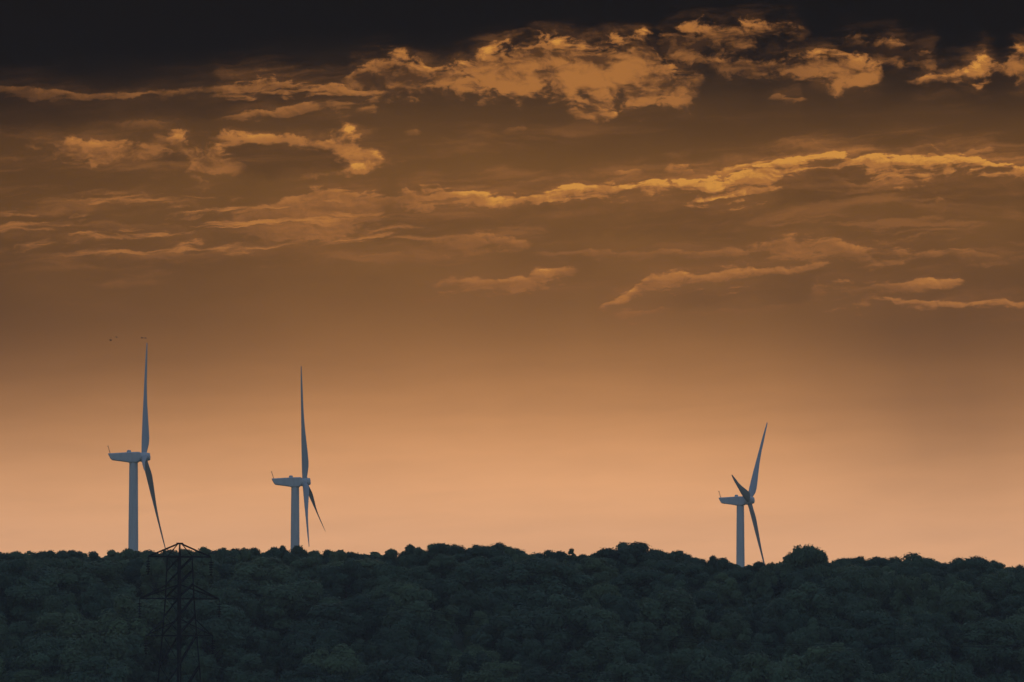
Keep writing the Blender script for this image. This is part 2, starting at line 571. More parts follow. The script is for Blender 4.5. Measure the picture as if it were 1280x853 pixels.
def turbine(px_tower, py_hub, D, f, thetas, tip_fwd, label, pitch=52):
    hub = at(px_tower, py_hub, D)
    gz = ground_z(hub.x, hub.y)
    bearing = math.atan2(hub.x, hub.y)
    root = empty("wind_turbine", (hub.x, hub.y, gz), -math.asin(f) - bearing)
    tag(root, label, "wind turbine", "wind turbines beyond the wooded ridge")
    H = hub.z - gz
    mb = MB()
    zt = H - 2.2
    prof = [(2.35, -1.0), (2.35, 0.25), (2.08, 0.3)]
    for k in range(1, 12):
        t = k / 12
        z = 0.3 + (zt - 0.3) * t
        r = 2.08 + (1.57 - 2.08) * t
        prof += [(r, z)]
        if k in (4, 8): prof += [(r + 0.03, z + 0.02), (r + 0.03, z + 0.20), (r - 0.004, z + 0.22)]
    prof += [(1.55, zt), (1.72, zt + 0.05), (1.72, zt + 0.35)]
    tw = mb.lathe(prof, 36)
    tower = mb.build("tower", M_WHITE, root, True)
    dm = MB()
    ang = R(250)
    dx, dy = math.cos(ang), math.sin(ang)
    dm.bar((2.02 * dx, 2.02 * dy, 0.4), (2.02 * dx, 2.02 * dy, 2.7), 0.9, 0.22)
    dm.build("door", M_DARK, tower)
    # nacelle: lofted sections along the shaft (x), heights measured from the hub
    sec = [(-9.15, 0.98, 1.24, 1.25), (-9.0, 0.55, 1.24, 1.35), (-8.3, -0.75, 1.27, 1.50), (-7.7, -1.28, 1.30, 1.58), (-5.0, -1.62, 1.45, 1.75), (-2.4, -1.98, 1.60, 1.82),
           (-1.7, -2.18, 1.66, 1.85), (1.2, -2.20, 1.74, 1.85), (1.9, -1.86, 1.75, 1.80), (2.35, -1.62, 1.70, 1.62)]
    rings = []
    for x, zb, zt_, hw in sec:
        hgt = zt_ - zb
        ch = min(0.35, hgt * 0.3)
        rings.append([(x, -hw, zb + ch), (x, -hw + ch, zb), (x, hw - ch, zb), (x, hw, zb + ch), (x, hw, zt_ - ch), (x, hw - ch, zt_), (x, -hw + ch, zt_), (x, -hw, zt_ - ch)])
    tilt = Matrix.Rotation(R(-5.0), 4, "Y")                 # shaft tilts up towards the rotor
    nb = MB(); nb.rings(rings)
    nac = nb.build("nacelle", M_WHITE, root, True)
    nac.location = (0, 0, H)
    cb = MB()
    cb.lathe([(0.78, 1.5), (0.78, 2.15), (0.6, 2.38), (0.3, 2.46)], 14, org=(-1.7, 0, 0))
    cb.build("roof_hatch", M_WHITE, nac, True)
    am = MB()
    for y in (-0.55, 0.55):
        am.tube([(-8.5, y, 1.2), (-9.3, y, 3.8)], 0.07, 6, 0.05)
        am.lathe([(0.04, 3.75), (0.16, 3.8), (0.16, 3.95), (0.04, 4.0)], 8, org=(-9.32, y, 0))
    am.bar((-8.85, -0.6, 2.3), (-8.85, 0.6, 2.3), 0.07)
    am.build("weather_mast", M_DARK, nac)
    rotor = empty("rotor", (0, 0, 0))
    rotor.parent = root
    rotor.matrix_local = Matrix.Translation((3.9, 0, H - 0.1)) @ tilt
    sb = MB()
    sb.lathe([(1.25, -1.75), (1.58, -1.55), (1.74, -0.9), (1.76, 0.2), (1.66, 1.0), (1.46, 1.15), (1.40, 1.9), (1.1, 2.12), (0.3, 2.2)], 30, "X")
    hubo = sb.build("hub", M_WHITE, rotor, True)
    rg = MB()
    rg.lathe([(1.15, -2.1), (1.15, -1.7)], 24, "X")
    rg.build("shaft_collar", M_DARK, rotor, True)
    for th in thetas:
        b = blade_mb(45.7, tip_fwd, pitch).build("blade", M_BLADE, rotor, True)
        b.rotation_euler = (-R(th), 0, 0)
    return root


turbine(167, 571.2, 2064, 0.08, (21.7, 141.7, -98.3), 3.2, "leftmost wind turbine, tallest on the horizon, one blade upright, next to the pylon")
turbine(369, 602.3, 2238, 0.093, (-5.6, -125.6, 114.4), 2.7, "middle wind turbine with one upright blade and two blades hanging down apart")
turbine(925.4, 625.8, 2411, 0.23, (41.7, 161.7, -78.3), 3.8, "rightmost wind turbine, standing apart, its three blades spread wide")


# ------------------------------------------------------------------ pylon
DP = 1060.0
PX = DP * RAD                                               # metres per photo pixel there
p0 = at(224.8, 679, DP)
base_z = ground_z(p0.x, p0.y)
pyl = empty("electricity_pylon", (p0.x, p0.y, base_z))
tag(pyl, "dark steel lattice electricity pylon in front of the wood, below the leftmost turbine", "pylon")
HP = p0.z - base_z


def zrow(py):
    return HP - (py - 679) * PX


def half(py):                                               # half the diagonal of the square shaft
    z = zrow(py)
    return float(np.interp(py, [679, 692, 696, 748, 795, 853, 990], [0.35, 1.9, 2.31, 2.65, 3.2, 4.0, 6.6]))


def leg_pt(k, py):
    a = half(py)
    return {"near": (0, -a, zrow(py)), "right": (a, 0, zrow(py)), "far": (0, a, zrow(py)), "left": (-a, 0, zrow(py))}[k]


py_base = 679 + HP / PX
rows = [696, 748, 795, 853, py_base + 3]
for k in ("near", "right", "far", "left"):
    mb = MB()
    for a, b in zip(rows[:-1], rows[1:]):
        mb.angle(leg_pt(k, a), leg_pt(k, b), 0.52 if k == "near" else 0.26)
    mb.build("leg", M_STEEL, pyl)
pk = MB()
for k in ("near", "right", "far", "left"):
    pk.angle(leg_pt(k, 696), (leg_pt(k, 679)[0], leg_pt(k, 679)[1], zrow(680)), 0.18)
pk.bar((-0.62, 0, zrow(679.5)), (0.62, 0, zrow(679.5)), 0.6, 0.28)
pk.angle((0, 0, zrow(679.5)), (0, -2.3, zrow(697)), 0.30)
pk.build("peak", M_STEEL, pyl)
nodes = [697, 713, 730, 746, 770, 793, 832, 874, 920, py_base]
br = MB()
for a, b in zip(nodes[:-1], nodes[1:]):
    br.angle(leg_pt("left", b), leg_pt("near", a), 0.36)
    br.angle(leg_pt("near", b), leg_pt("right", a), 0.36)
    br.angle(leg_pt("right", b), leg_pt("far", a), 0.07)
    br.angle(leg_pt("far", b), leg_pt("left", a), 0.07)
for r in (697, 748.5, 795):
    ks = ("near", "right", "far", "left")
    for i in range(4):
        br.angle(leg_pt(ks[i], r), leg_pt(ks[(i + 1) % 4], r), 0.14)
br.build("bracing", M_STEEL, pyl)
ARMS = [(37.3, 696, 679.8, 0.38), (47.2, 748.5, 731, 0.34), (39.5, 794.5, 774, 0.28)]
tips = {}
for wpx, row, up, th in ARMS:
    for sgn in (-1, 1):
        tx = sgn * wpx * PX
        tip = (tx, sgn * wpx * PX * 0.92, zrow(row))         # arms run askew to the view: right one away, left one nearer
        mb = MB()
        for k in (("right", "far") if sgn > 0 else ("left", "near")):
            lp = leg_pt(k, row)
            if row == 696:
                q = (0.3 * sgn, 0.2 * sgn, zrow(up))
            else:
                q = leg_pt(k, up)
            mb.angle(q, tip, th * 0.8)
            mb.angle(lp, tip, th * 0.7)
            m1 = tuple((Vector(q) * 0.5 + Vector(tip) * 0.5))
            m2 = tuple((Vector(lp) * 0.5 + Vector(tip) * 0.5))
            mb.angle(m1, m2, 0.07)
            mb.angle(lp, m1, 0.07)
        arm = mb.build("cross_arm", M_STEEL, pyl)
        ib = MB()
        x, y, z = tip
        ib.tube([(x, y, z), (x, y, z - 3.35)], 0.07, 6)
        for q in range(5):
            zz = z - 0.85 - q * 0.46
            ib.lathe([(0.08, zz), (0.30, zz - 0.06), (0.40, zz - 0.16), (0.40, zz - 0.24), (0.08, zz - 0.25)], 14, org=(x, y, 0))
        ib.lathe([(0.05, z - 3.1), (0.2, z - 3.2), (0.2, z - 3.4), (0.05, z - 3.45)], 8, org=(x, y, 0))
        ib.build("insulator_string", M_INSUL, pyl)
        tips[(row, sgn)] = Vector((p0.x + x, p0.y + y, base_z + z - 3.4))

# conductors: one continuous wire over each insulator, sagging into the spans on both sides
ends_r = {696: 800, 748.5: 856, 794.5: 912}
ends_l = {696: 740, 748.5: 790, 794.5: 842}
nm_row = {696: "top", 748.5: "middle", 794.5: "bottom"}
for (row, sgn), tp in tips.items():
    el = at(-600 + sgn * 36, ends_l[row], 1150 + sgn * 5)
    er = at(1500 + sgn * 44, ends_r[row], 905 + sgn * 5)
    pts = []
    for i in range(41):
        t = i / 40
        pts.append(el.lerp(tp, t) - Vector((0, 0, 4 * t * (1 - t) * 4.2)))
    for i in range(1, 81):
        t = i / 80
        pts.append(tp.lerp(er, t) - Vector((0, 0, 4 * t * (1 - t) * 5.6)))
    mb = MB()
    mb.tube(pts, 0.030, 5)
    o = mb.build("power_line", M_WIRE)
    tag(o, "thin dark power line hanging from the pylon's %s arm on its %s side" % (nm_row[row], "left" if sgn < 0 else "right"), "power line", "power lines strung from the pylon")


# ------------------------------------------------------------------ birds
def bird(px, py, D, yaw, flap, scale, label):
    root = empty("bird", at(px, py, D), yaw)
    mb = MB()
    rings = []
    for x, r, zc in ((-0.34, 0.012, 0.01), (-0.24, 0.035, 0.0), (-0.10, 0.075, -0.01), (0.04, 0.085, -0.01), (0.15, 0.06, 0.0), (0.21, 0.05, 0.02), (0.27, 0.045, 0.03), (0.31, 0.02, 0.025), (0.36, 0.006, 0.02)):
        rings.append([(x, math.cos(a) * r, zc + math.sin(a) * r) for a in np.linspace(0, 2 * math.pi, 9)[:-1]])
    mb.rings(rings)
    for s in (-1, 1):
        prof = []
        for y, le, te, z in ((0.05, 0.12, -0.12, 0.03), (0.2, 0.15, -0.10, 0.03 + 0.15 * flap), (0.36, 0.12, -0.07, 0.03 + 0.22 * flap), (0.52, 0.0, -0.09, 0.03 + 0.20 * flap), (0.60, -0.08, -0.12, 0.03 + 0.16 * flap)):
            prof.append([(le, s * y, z + 0.008), (te, s * y, z + 0.004), (te, s * y, z - 0.004), (le, s * y, z - 0.010)])
        mb.rings(prof)
    mb.rings([[(-0.30, -0.03, 0.012), (-0.30, 0.03, 0.012), (-0.30, 0.03, 0.002), (-0.30, -0.03, 0.002)],
              [(-0.48, -0.09, 0.012), (-0.48, 0.09, 0.012), (-0.48, 0.09, 0.004), (-0.48, -0.09, 0.004)]])
    o = mb.build("bird", M_BIRD)
    bpy.data.objects.remove(root)
    o.location = at(px, py, D)
    o.rotation_euler = (R(8), 0, yaw)
    o.scale = (scale * 1.55,) * 3
    tag(o, label, "bird", "birds flying over the leftmost turbine")


bird(138.3, 425.6, 1500, 0.7, 0.6, 0.85, "tiny dark bird, lowest of the loose flock left of the upright blade tip")
bird(145.6, 421.6, 1500, 1.0, -0.3, 0.9, "tiny dark bird, highest of the loose flock left of the upright blade tip")
bird(138.6, 422.6, 1640, 2.2, 0.2, 0.5, "faintest tiny bird, just above the lowest bird of the flock")
bird(177.6, 422.7, 1520, 0.5, 0.5, 0.75, "left one of two tiny birds flying together over the upright blade tip")
bird(181.6, 422.7, 1500, 0.9, -0.4, 0.85, "right one of two tiny birds flying together over the upright blade tip")


# ------------------------------------------------------------------ air
HAZE = 0.000062
hz = MB()
x0, x1, y0, y1, z0, z1 = -4300, 4300, -700, 6200, -60, 150
hz.add([(x0, y0, z0), (x1, y0, z0), (x1, y1, z0), (x0, y1, z0), (x0, y0, z1), (x1, y0, z1), (x1, y1, z1), (x0, y1, z1)],
       [(0, 3, 2, 1), (4, 5, 6, 7), (0, 1, 5, 4), (1, 2, 6, 5), (2, 3, 7, 6), (3, 0, 4, 7)])
mh = bpy.data.materials.new("evening_air")
mh.use_nodes = True
nt = mh.node_tree
nt.nodes.remove(nt.nodes["Principled BSDF"])
pv = nt.nodes.new("ShaderNodeVolumePrincipled")
pv.inputs["Color"].default_value = (0.80, 0.90, 1.0, 1)
pv.inputs["Density"].default_value = HAZE
pv.inputs["Anisotropy"].default_value = 0.0
nt.links.new(pv.outputs[0], nt.nodes["Material Output"].inputs["Volume"])
if HAZE > 0:
    tag(hz.build("haze", mh), "thin bluish evening air over the valley", "haze", None, "stuff")

# ------------------------------------------------------------------ light
SUN_EL, SUN_AZ = R(8.5), R(1.5)                              # the sun is behind the cloud bank above the picture
sd = bpy.data.lights.new("sun", "SUN")
sd.energy = 0.35
sd.angle = R(14)
sd.color = (1.0, 0.72, 0.45)
sun = bpy.data.objects.new("sun", sd)
COL.objects.link(sun)
dirn = Vector((math.sin(SUN_AZ) * math.cos(SUN_EL), math.cos(SUN_AZ) * math.cos(SUN_EL), math.sin(SUN_EL)))
sun.rotation_euler = dirn.to_track_quat("Z", "Y").to_euler()
sun.location = (0, 0, 400)

# ------------------------------------------------------------------ sky
W = bpy.data.worlds.new("World")
S.world = W
W.use_nodes = True
nt = W.node_tree
N, L = nt.nodes, nt.links
N.clear()


def sock(v, i):
    if isinstance(v, (int, float)):
        i.default_value = v
    else:
        L.new(v, i)


def m(op, a, b=0.0, c=None, clamp=False):
    n = N.new("ShaderNodeMath")
    n.operation = op
    n.use_clamp = clamp
    sock(a, n.inputs[0]); sock(b, n.inputs[1])
    if c is not None: sock(c, n.inputs[2])
    return n.outputs[0]


def mrange(v, a, b, c=0.0, d=1.0, smooth=True):
    n = N.new("ShaderNodeMapRange")
    n.interpolation_type = "SMOOTHSTEP" if smooth else "LINEAR"
    sock(v, n.inputs["Value"])
    for k, q in (("From Min", a), ("From Max", b), ("To Min", c), ("To Max", d)): sock(q, n.inputs[k])
    return n.outputs["Result"]


def lin(c):
    return tuple(((x / 255) / 12.92 if x / 255 <= 0.04045 else ((x / 255 + 0.055) / 1.055) ** 2.4) for x in c) + (1.0,)


def curve(x, pts, scale):
    """float curve over photo-degree columns; pts = [(column, value)]"""
    n = N.new("ShaderNodeFloatCurve")
    c = n.mapping.curves[0]
    pts = sorted(pts)
    pp = [(min(1, max(0, p / 1280)), min(1, max(0, v / scale))) for p, v in pts]
    if pp[0][0] > 0: pp = [(0.0, pp[0][1])] + pp
    if pp[-1][0] < 1: pp = pp + [(1.0, pp[-1][1])]
    c.points[0].location = pp[0]
    c.points[1].location = pp[-1]
    for q in pp[1:-1]: c.points.new(*q)
    for q in c.points: q.handle_type = "VECTOR"
    n.mapping.update()
    L.new(x, n.inputs["Value"])
    return m("MULTIPLY", n.outputs[0], scale)


def ramp(x, stops, interp="LINEAR"):
    n = N.new("ShaderNodeValToRGB")
    cr = n.color_ramp
    cr.interpolation = interp
    cr.elements[0].position, cr.elements[0].color = stops[0][0], lin(stops[0][1])
    cr.elements[1].position, cr.elements[1].color = stops[-1][0], lin(stops[-1][1])
    for p, c in stops[1:-1]:
        e = cr.elements.new(p); e.color = lin(c)
    L.new(x, n.inputs[0])
    return n.outputs["Color"]


def mixc(f, a, b):
    n = N.new("ShaderNodeMix")
    n.data_type = "RGBA"
    n.clamp_factor = True
    sock(f, n.inputs[0])
    for v, i in ((a, n.inputs[6]), (b, n.inputs[7])):
        if isinstance(v, tuple): i.default_value = v
        else: L.new(v, i)
    return n.outputs[2]


def vec(x, y, z=0.0):
    n = N.new("ShaderNodeCombineXYZ")
    sock(x, n.inputs[0]); sock(y, n.inputs[1]); sock(z, n.inputs[2])
    return n.outputs[0]


def noise(x, y, z, detail, rough=0.55, dist=0.0, color=False):
    n = N.new("ShaderNodeTexNoise")
    n.noise_dimensions = "3D"
    n.inputs["Scale"].default_value = 1.0
    n.inputs["Detail"].default_value = detail
    n.inputs["Roughness"].default_value = rough
    n.inputs["Distortion"].default_value = dist
    L.new(vec(x, y, z), n.inputs["Vector"])
    return n.outputs["Color"] if color else n.outputs["Fac"]


tc = N.new("ShaderNodeTexCoord")
sep = N.new("ShaderNodeSeparateXYZ")
L.new(tc.outputs["Generated"], sep.inputs[0])
dx, dy, dz = sep.outputs
AZ = m("ARCTAN2", dx, dy)
EL = m("ARCSINE", dz)
X = m("MULTIPLY_ADD", AZ, F, 640.0)          # sky columns and rows of 0.0081 degrees
Y = m("MULTIPLY_ADD", EL, -F, 800.0)

wn = noise(m("MULTIPLY", X, 0.018), m("MULTIPLY", Y, 0.034), 1.7, 6, 0.6, 0, True)
ws = N.new("ShaderNodeSeparateColor"); L.new(wn, ws.inputs[0])
w1 = m("SUBTRACT", ws.outputs[0], 0.5)
w2 = m("SUBTRACT", ws.outputs[1], 0.5)
Xw = m("MULTIPLY_ADD", w1, 40.0, X)
Yw = m("MULTIPLY_ADD", w2, 20.0, Y)
Xc = m("DIVIDE", Xw, 1280.0, clamp=True)
XC0 = m("DIVIDE", X, 1280.0, clamp=True)
nP = m("SUBTRACT", noise(m("MULTIPLY", Xw, 0.030), m("MULTIPLY", Yw, 0.052), 4.2, 7, 0.62, 0.25), 0.5)       # billowing cloud
nP2 = m("SUBTRACT", noise(m("MULTIPLY_ADD", Xw, 0.030, 0.09), m("MULTIPLY_ADD", Yw, 0.052, -0.17), 4.2, 5, 0.60, 0.25), 0.5)
REL = m("SUBTRACT", nP, nP2)                                                                                    # lit side of the billows
# fibres drawn out along the wind, a little aslant
nW = m("SUBTRACT", noise(m("MULTIPLY", Xw, 0.010), m("MULTIPLY", m("MULTIPLY_ADD", X, 0.10, Yw), 0.105), 7.7, 6, 0.6, 0.3), 0.5)

# cloud pieces: (column, top row, bottom row, brightness)
PUFF = [
    [(425, 105, 106, 0), (440, 92, 110, .62), (470, 76, 113, .58), (500, 73, 120, .68), (520, 80, 126, .72), (545, 83, 114, .74), (580, 76, 113, .78), (610, 63, 118, .80), (640, 56, 120, .82),
     (680, 53, 120, .84), (710, 51, 126, .86), (745, 60, 131, .86), (780, 52, 133, .84), (810, 46, 132, .80), (830, 72, 133, .74), (855, 86, 136, .74), (872, 92, 130, .5), (882, 95, 128, 0)],
    [(812, 62, 64, 0), (828, 44, 78, .52), (860, 36, 80, .60), (900, 35, 72, .54), (940, 31, 58, .56), (970, 32, 52, .44), (1000, 32, 56, .40), (1018, 42, 52, 0)],
    [(878, 80, 84, 0), (900, 74, 92, .42), (950, 74, 97, .48), (1000, 72, 103, .60), (1040, 67, 104, .72), (1080, 74, 107, .80), (1100, 84, 106, .78), (1112, 94, 100, 0)],
    [(1030, 64, 74, 0), (1060, 48, 72, .28), (1090, 57, 80, .38), (1120, 50, 78, .48), (1150, 66, 88, .48), (1168, 64, 92, .54), (1178, 76, 82, 0)],
    [(1128, 103, 106, 0), (1160, 97, 106, .85), (1200, 92, 105, .95), (1230, 71, 103, .98), (1250, 84, 99, .6), (1280, 60, 103, .85)],
    [(22, 186, 188, 0), (40, 177, 193, .50), (90, 177, 206, .66), (140, 179, 201, .64), (180, 179, 203, .58), (200, 168, 188, .64), (225, 170, 201, .66), (245, 184, 222, .68), (270, 181, 223, .68), (292, 196, 223, .56), (308, 212, 220, 0)],
    [(258, 177, 178, 0), (280, 164, 181, .66), (310, 168, 180, .76), (350, 168, 182, .66), (390, 177, 188, .72), (412, 172, 191, .78), (428, 165, 200, .92), (445, 172, 209, .92), (470, 185, 213, .92), (485, 197, 211, .9), (500, 198, 205, .5), (514, 199, 201, 0)],
    [(330, 226, 228, 0), (365, 220, 227, .50), (395, 215, 223, .62), (440, 209, 220, .80), (480, 204, 214, .8), (492, 204, 207, 0)],
    [(120, 156, 160, 0), (150, 153, 166, .26), (210, 152, 164, .30), (250, 150, 158, 0)],
    [(708, 142, 143, 0), (722, 136, 148, .70), (745, 135, 152, .84), (764, 137, 149, .80), (774, 142, 145, 0)],
    [(436, 134, 140, 0), (450, 130, 147, .48), (466, 131, 146, .48), (474, 137, 140, 0)],
    [(1158, 258, 262, 0), (1168, 251, 268, .40), (1180, 251, 269, .44), (1188, 258, 262, 0)],
]
STRK = [
    # long bright ridge from the left of the middle to the right edge
    [(470, 262, 266, 0), (500, 240, 262, .52), (520, 236, 262, .62), (545, 233, 256, .66), (560, 238, 250, .70), (590, 239, 253, .70), (605, 245, 259, .86), (650, 243, 254, .80), (690, 237, 249, .86), (740, 231, 244, .84),
     (790, 230, 244, .88), (840, 229, 243, .96), (880, 224, 244, .98), (900, 226, 247, 1.), (930, 214, 250, 1.), (955, 205, 248, .9), (985, 198, 214, 1.), (1020, 193, 206, 1.), (1060, 195, 206, 1.), (1090, 198, 214, .92), (1110, 202, 226, .78),
     (1150, 193, 217, .90), (1200, 193, 214, 1.), (1240, 204, 217, 1.), (1280, 209, 222, .95)],
    [(752, 216, 218, 0), (780, 212, 223, .48), (800, 212, 222, .50), (812, 216, 218, 0), (822, 214, 216, 0), (838, 208, 224, .52), (866, 211, 229, .55), (874, 219, 221, 0), (884, 219, 221, 0), (905, 211, 222, .75), (955, 199, 214, .8), (985, 195, 203, 0)],
    [(1192, 193, 197, 0), (1215, 187, 199, .6), (1245, 186, 197, .55), (1256, 189, 192, 0)],
    [(1020, 222, 226, 0), (1050, 218, 236, .32), (1080, 228, 240, .36), (1130, 226, 240, .44), (1150, 226, 240, .30), (1200, 224, 242, .26), (1280, 226, 246, .22)],
    [(1060, 273, 275, 0), (1085, 271, 277, .20), (1120, 271, 277, 0)],
    # upper left veil
    [(0, 110, 119, .22), (60, 117, 125, .30), (120, 118, 125, .34), (180, 119, 126, .38), (200, 112, 125, .34), (260, 110, 121, .30), (270, 104, 122, .40), (300, 98, 120, .46), (330, 98, 118, .52), (380, 104, 119, .54), (430, 109, 120, .54), (480, 113, 119, .46), (497, 115, 117, 0)],
    [(255, 151, 153, 0), (300, 142, 151, .46), (340, 139, 149, .38), (380, 130, 139, .38), (430, 126, 135, .38), (470, 119, 129, .38), (490, 116, 121, 0)],
    # middle wisps
    [(465, 318, 320, 0), (520, 304, 321, .30), (560, 295, 319, .44), (620, 295, 317, .48), (655, 299, 309, .44), (668, 303, 305, 0)],
    [(630, 315, 318, 0), (700, 313, 325, .38), (800, 313, 324, .40), (900, 311, 323, .40), (940, 307, 326, .44), (980, 295, 323, .52), (1030, 296, 326, .52), (1060, 309, 336, .48), (1130, 311, 333, .48), (1200, 315, 333, .40), (1270, 321, 331, .28), (1280, 322, 330, .26)],
    [(535, 360, 362, 0), (560, 347, 363, .48), (600, 349, 363, .50), (660, 344, 361, .58), (700, 332, 356, .58), (715, 331, 346, .40), (726, 338, 340, 0)],
    [(738, 388, 390, 0), (755, 377, 386, .54), (790, 365, 375, .56), (815, 341, 364, .54), (830, 340, 361, .62), (880, 341, 359, .56), (920, 335, 358, .64), (945, 335, 351, .64), (980, 336, 347, .50), (1010, 331, 341, .48), (1040, 327, 333, .46), (1050, 329, 331, 0)],
    [(748, 391, 393, 0), (780, 389, 401, .38), (850, 388, 399, .30), (870, 390, 396, .26), (940, 385, 392, .22), (1010, 379, 386, .16), (1032, 382, 384, 0)],
    [(1002, 371, 376, 0), (1020, 356, 377, .42), (1050, 351, 376, .48), (1080, 349, 375, .44), (1120, 351, 366, .40), (1140, 356, 363, .40), (1160, 349, 361, .54), (1200, 350, 359, .48), (1214, 354, 356, 0)],
    [(1060, 372, 375, 0), (1100, 371, 378, .48), (1150, 375, 387, .56), (1240, 375, 385, .56), (1280, 377, 384, .48)],
    [(1150, 410, 412, 0), (1220, 402, 414, .13), (1280, 398, 412, .16)],
    # lower left fibres
    [(250, 296, 302, 0), (300, 268, 303, .42), (340, 254, 303, .50), (380, 240, 303, .52), (430, 235, 296, .56), (470, 242, 282, .56), (500, 258, 270, 0)],
    [(60, 250, 262, .10), (110, 240, 268, .20), (180, 246, 266, .26), (260, 256, 268, .22), (300, 256, 266, 0)],
    [(0, 318, 327, .12), (60, 314, 327, .22), (200, 317, 329, .28), (300, 309, 327, .26), (420, 300, 326, .26), (460, 310, 318, 0)],
    [(0, 284, 294, .08), (100, 280, 300, .14), (230, 284, 304, .22), (300, 290, 304, .20), (360, 292, 304, 0)],
    [(960, 125, 127, 0), (972, 121, 128, .34), (1000, 124, 131, .40), (1010, 127, 129, 0)],
    [(498, 167, 169, 0), (508, 163, 172, .26), (522, 162, 170, .30), (530, 165, 167, 0), (620, 167, 170, 0), (636, 161, 170, .28), (655, 159, 165, .30), (664, 161, 163, 0)],
]


def pack(pieces):
    tracks = []
    for p in sorted(pieces, key=lambda q: q[0][0]):
        for t in tracks:
            if t[-1][-1][0] + 12 < p[0][0]:
                t.append(p); break
        else:
            tracks.append([p])
    return tracks


def cloud(track, soft, k, nz, bias, veil, asym, full):
    top = [(q[0], q[1]) for p in track for q in p]
    bot = [(q[0], q[2]) for p in track for q in p]
    inten = [(q[0], q[3]) for p in track for q in p]
    t = curve(Xc, top, 480.0)
    b = curve(Xc, bot, 480.0)
    i = curve(Xc, inten, 1.0)
    s0 = m("MINIMUM", m("SUBTRACT", Yw, t), m("MULTIPLY", m("SUBTRACT", b, Yw), asym))
    se = m("MAXIMUM", m("MINIMUM", m("MULTIPLY", m("SUBTRACT", b, t), 0.42), soft), 2.0)
    s = m("ADD", m("DIVIDE", s0, se), m("MULTIPLY_ADD", nz, k, bias))
    d = mrange(s, -0.1, full)
    v = mrange(m("MULTIPLY_ADD", nW, 60.0, s0), -40.0, 10.0, 0.0, veil)
    d = m("MAXIMUM", d, v)
    rim = mrange(m("SUBTRACT", Yw, t), -2.0, 11.0, 1.14, 0.72)
    return m("MULTIPLY", m("MULTIPLY", d, i), rim)


DENS = None
for track in pack(PUFF):
    d = cloud(track, 16.0, 5.4, nP, 0.80, 0.36, 0.9, 1.55)
    DENS = d if DENS is None else m("MAXIMUM", DENS, d)
nL2 = m("SUBTRACT", noise(m("MULTIPLY_ADD", Xw, 0.011, 0.16), m("MULTIPLY_ADD", Yw, 0.024, -0.30), 31.0, 4, 0.6), 0.5)
lit = m("MULTIPLY_ADD", REL, 1.3, 0.97)
nL = m("SUBTRACT", noise(m("MULTIPLY", Xw, 0.011), m("MULTIPLY", Yw, 0.024), 31.0, 4, 0.6), 0.5)
lit = m("MULTIPLY_ADD", nP, 2.0, lit)
lit = m("MULTIPLY_ADD", m("SUBTRACT", nL, nL2), 1.5, lit)
lit = m("MINIMUM", m("MAXIMUM", m("MULTIPLY_ADD", nL, 3.2, lit), 0.48), 1.35)
DENS = m("MULTIPLY", m("MULTIPLY", DENS, 0.86), lit)
NS = m("ADD", m("MULTIPLY", nW, 0.75), m("MULTIPLY", nP, 0.7))
ST = None
for track in pack(STRK):
    d = cloud(track, 10.0, 5.5, NS, 0.60, 0.42, 0.50, 1.20)
    ST = d if ST is None else m("MAXIMUM", ST, d)
ST = m("MULTIPLY", ST, m("MULTIPLY_ADD", m("ADD", REL, m("MULTIPLY", nW, 0.5)), 1.4, 0.98))
ST = m("MULTIPLY", ST, m("MULTIPLY_ADD", nL, 1.2, 1.12))
# faint fibres everywhere in the veil, more of them on the left
nF = m("SUBTRACT", noise(m("MULTIPLY", Xw, 0.0075), m("MULTIPLY", m("MULTIPLY_ADD", X, 0.06, Yw), 0.060), 17.3, 7, 0.62, 0.5), 0.5)
fmask = m("MULTIPLY", curve(XC0, [(0, .75), (150, 1.), (420, 1.), (560, .6), (760, .35), (1000, .5), (1280, .5)], 1.0), m("MULTIPLY", mrange(Y, 215.0, 262.0), mrange(Y, 300.0, 350.0, 1.0, 0.15)))
fmask = m("MULTIPLY", fmask, mrange(Y, 350.0, 450.0, 1.0, 0.0))
FIB = m("MULTIPLY", mrange(nF, -0.04, 0.15), m("MULTIPLY", fmask, 0.78))
nG = m("SUBTRACT", noise(m("MULTIPLY", Xw, 0.0042), m("MULTIPLY", m("MULTIPLY_ADD", X, 0.04, Yw), 0.034), 41.0, 7, 0.60, 0.4), 0.5)
VEIL = m("MULTIPLY", mrange(nG, -0.06, 0.20), m("MULTIPLY", mrange(Y, 110.0, 190.0), mrange(Y, 330.0, 440.0, 0.40, 0.0)))
DENS = m("MAXIMUM", m("MAXIMUM", DENS, VEIL), m("MAXIMUM", ST, FIB), clamp=True)

# the open sky between the clouds: dark bank above, brown veil, glowing gap over the hills
yr = m("DIVIDE", Y, 853.0, clamp=True)
G = [(0, (24, 16, 9)), (90, (55, 37, 18)), (150, (88, 57, 24)), (200, (109, 71, 28)), (260, (118, 77, 30)), (330, (121, 79, 33)), (380, (126, 83, 38)), (430, (143, 95, 48)), (480, (171, 116, 65)),
     (530, (201, 139, 84)), (580, (228, 162, 105)), (630, (245, 177, 119)), (690, (251, 184, 128)), (853, (252, 185, 130))]
base = ramp(yr, [(a / 853, c) for a, c in G], "B_SPLINE")
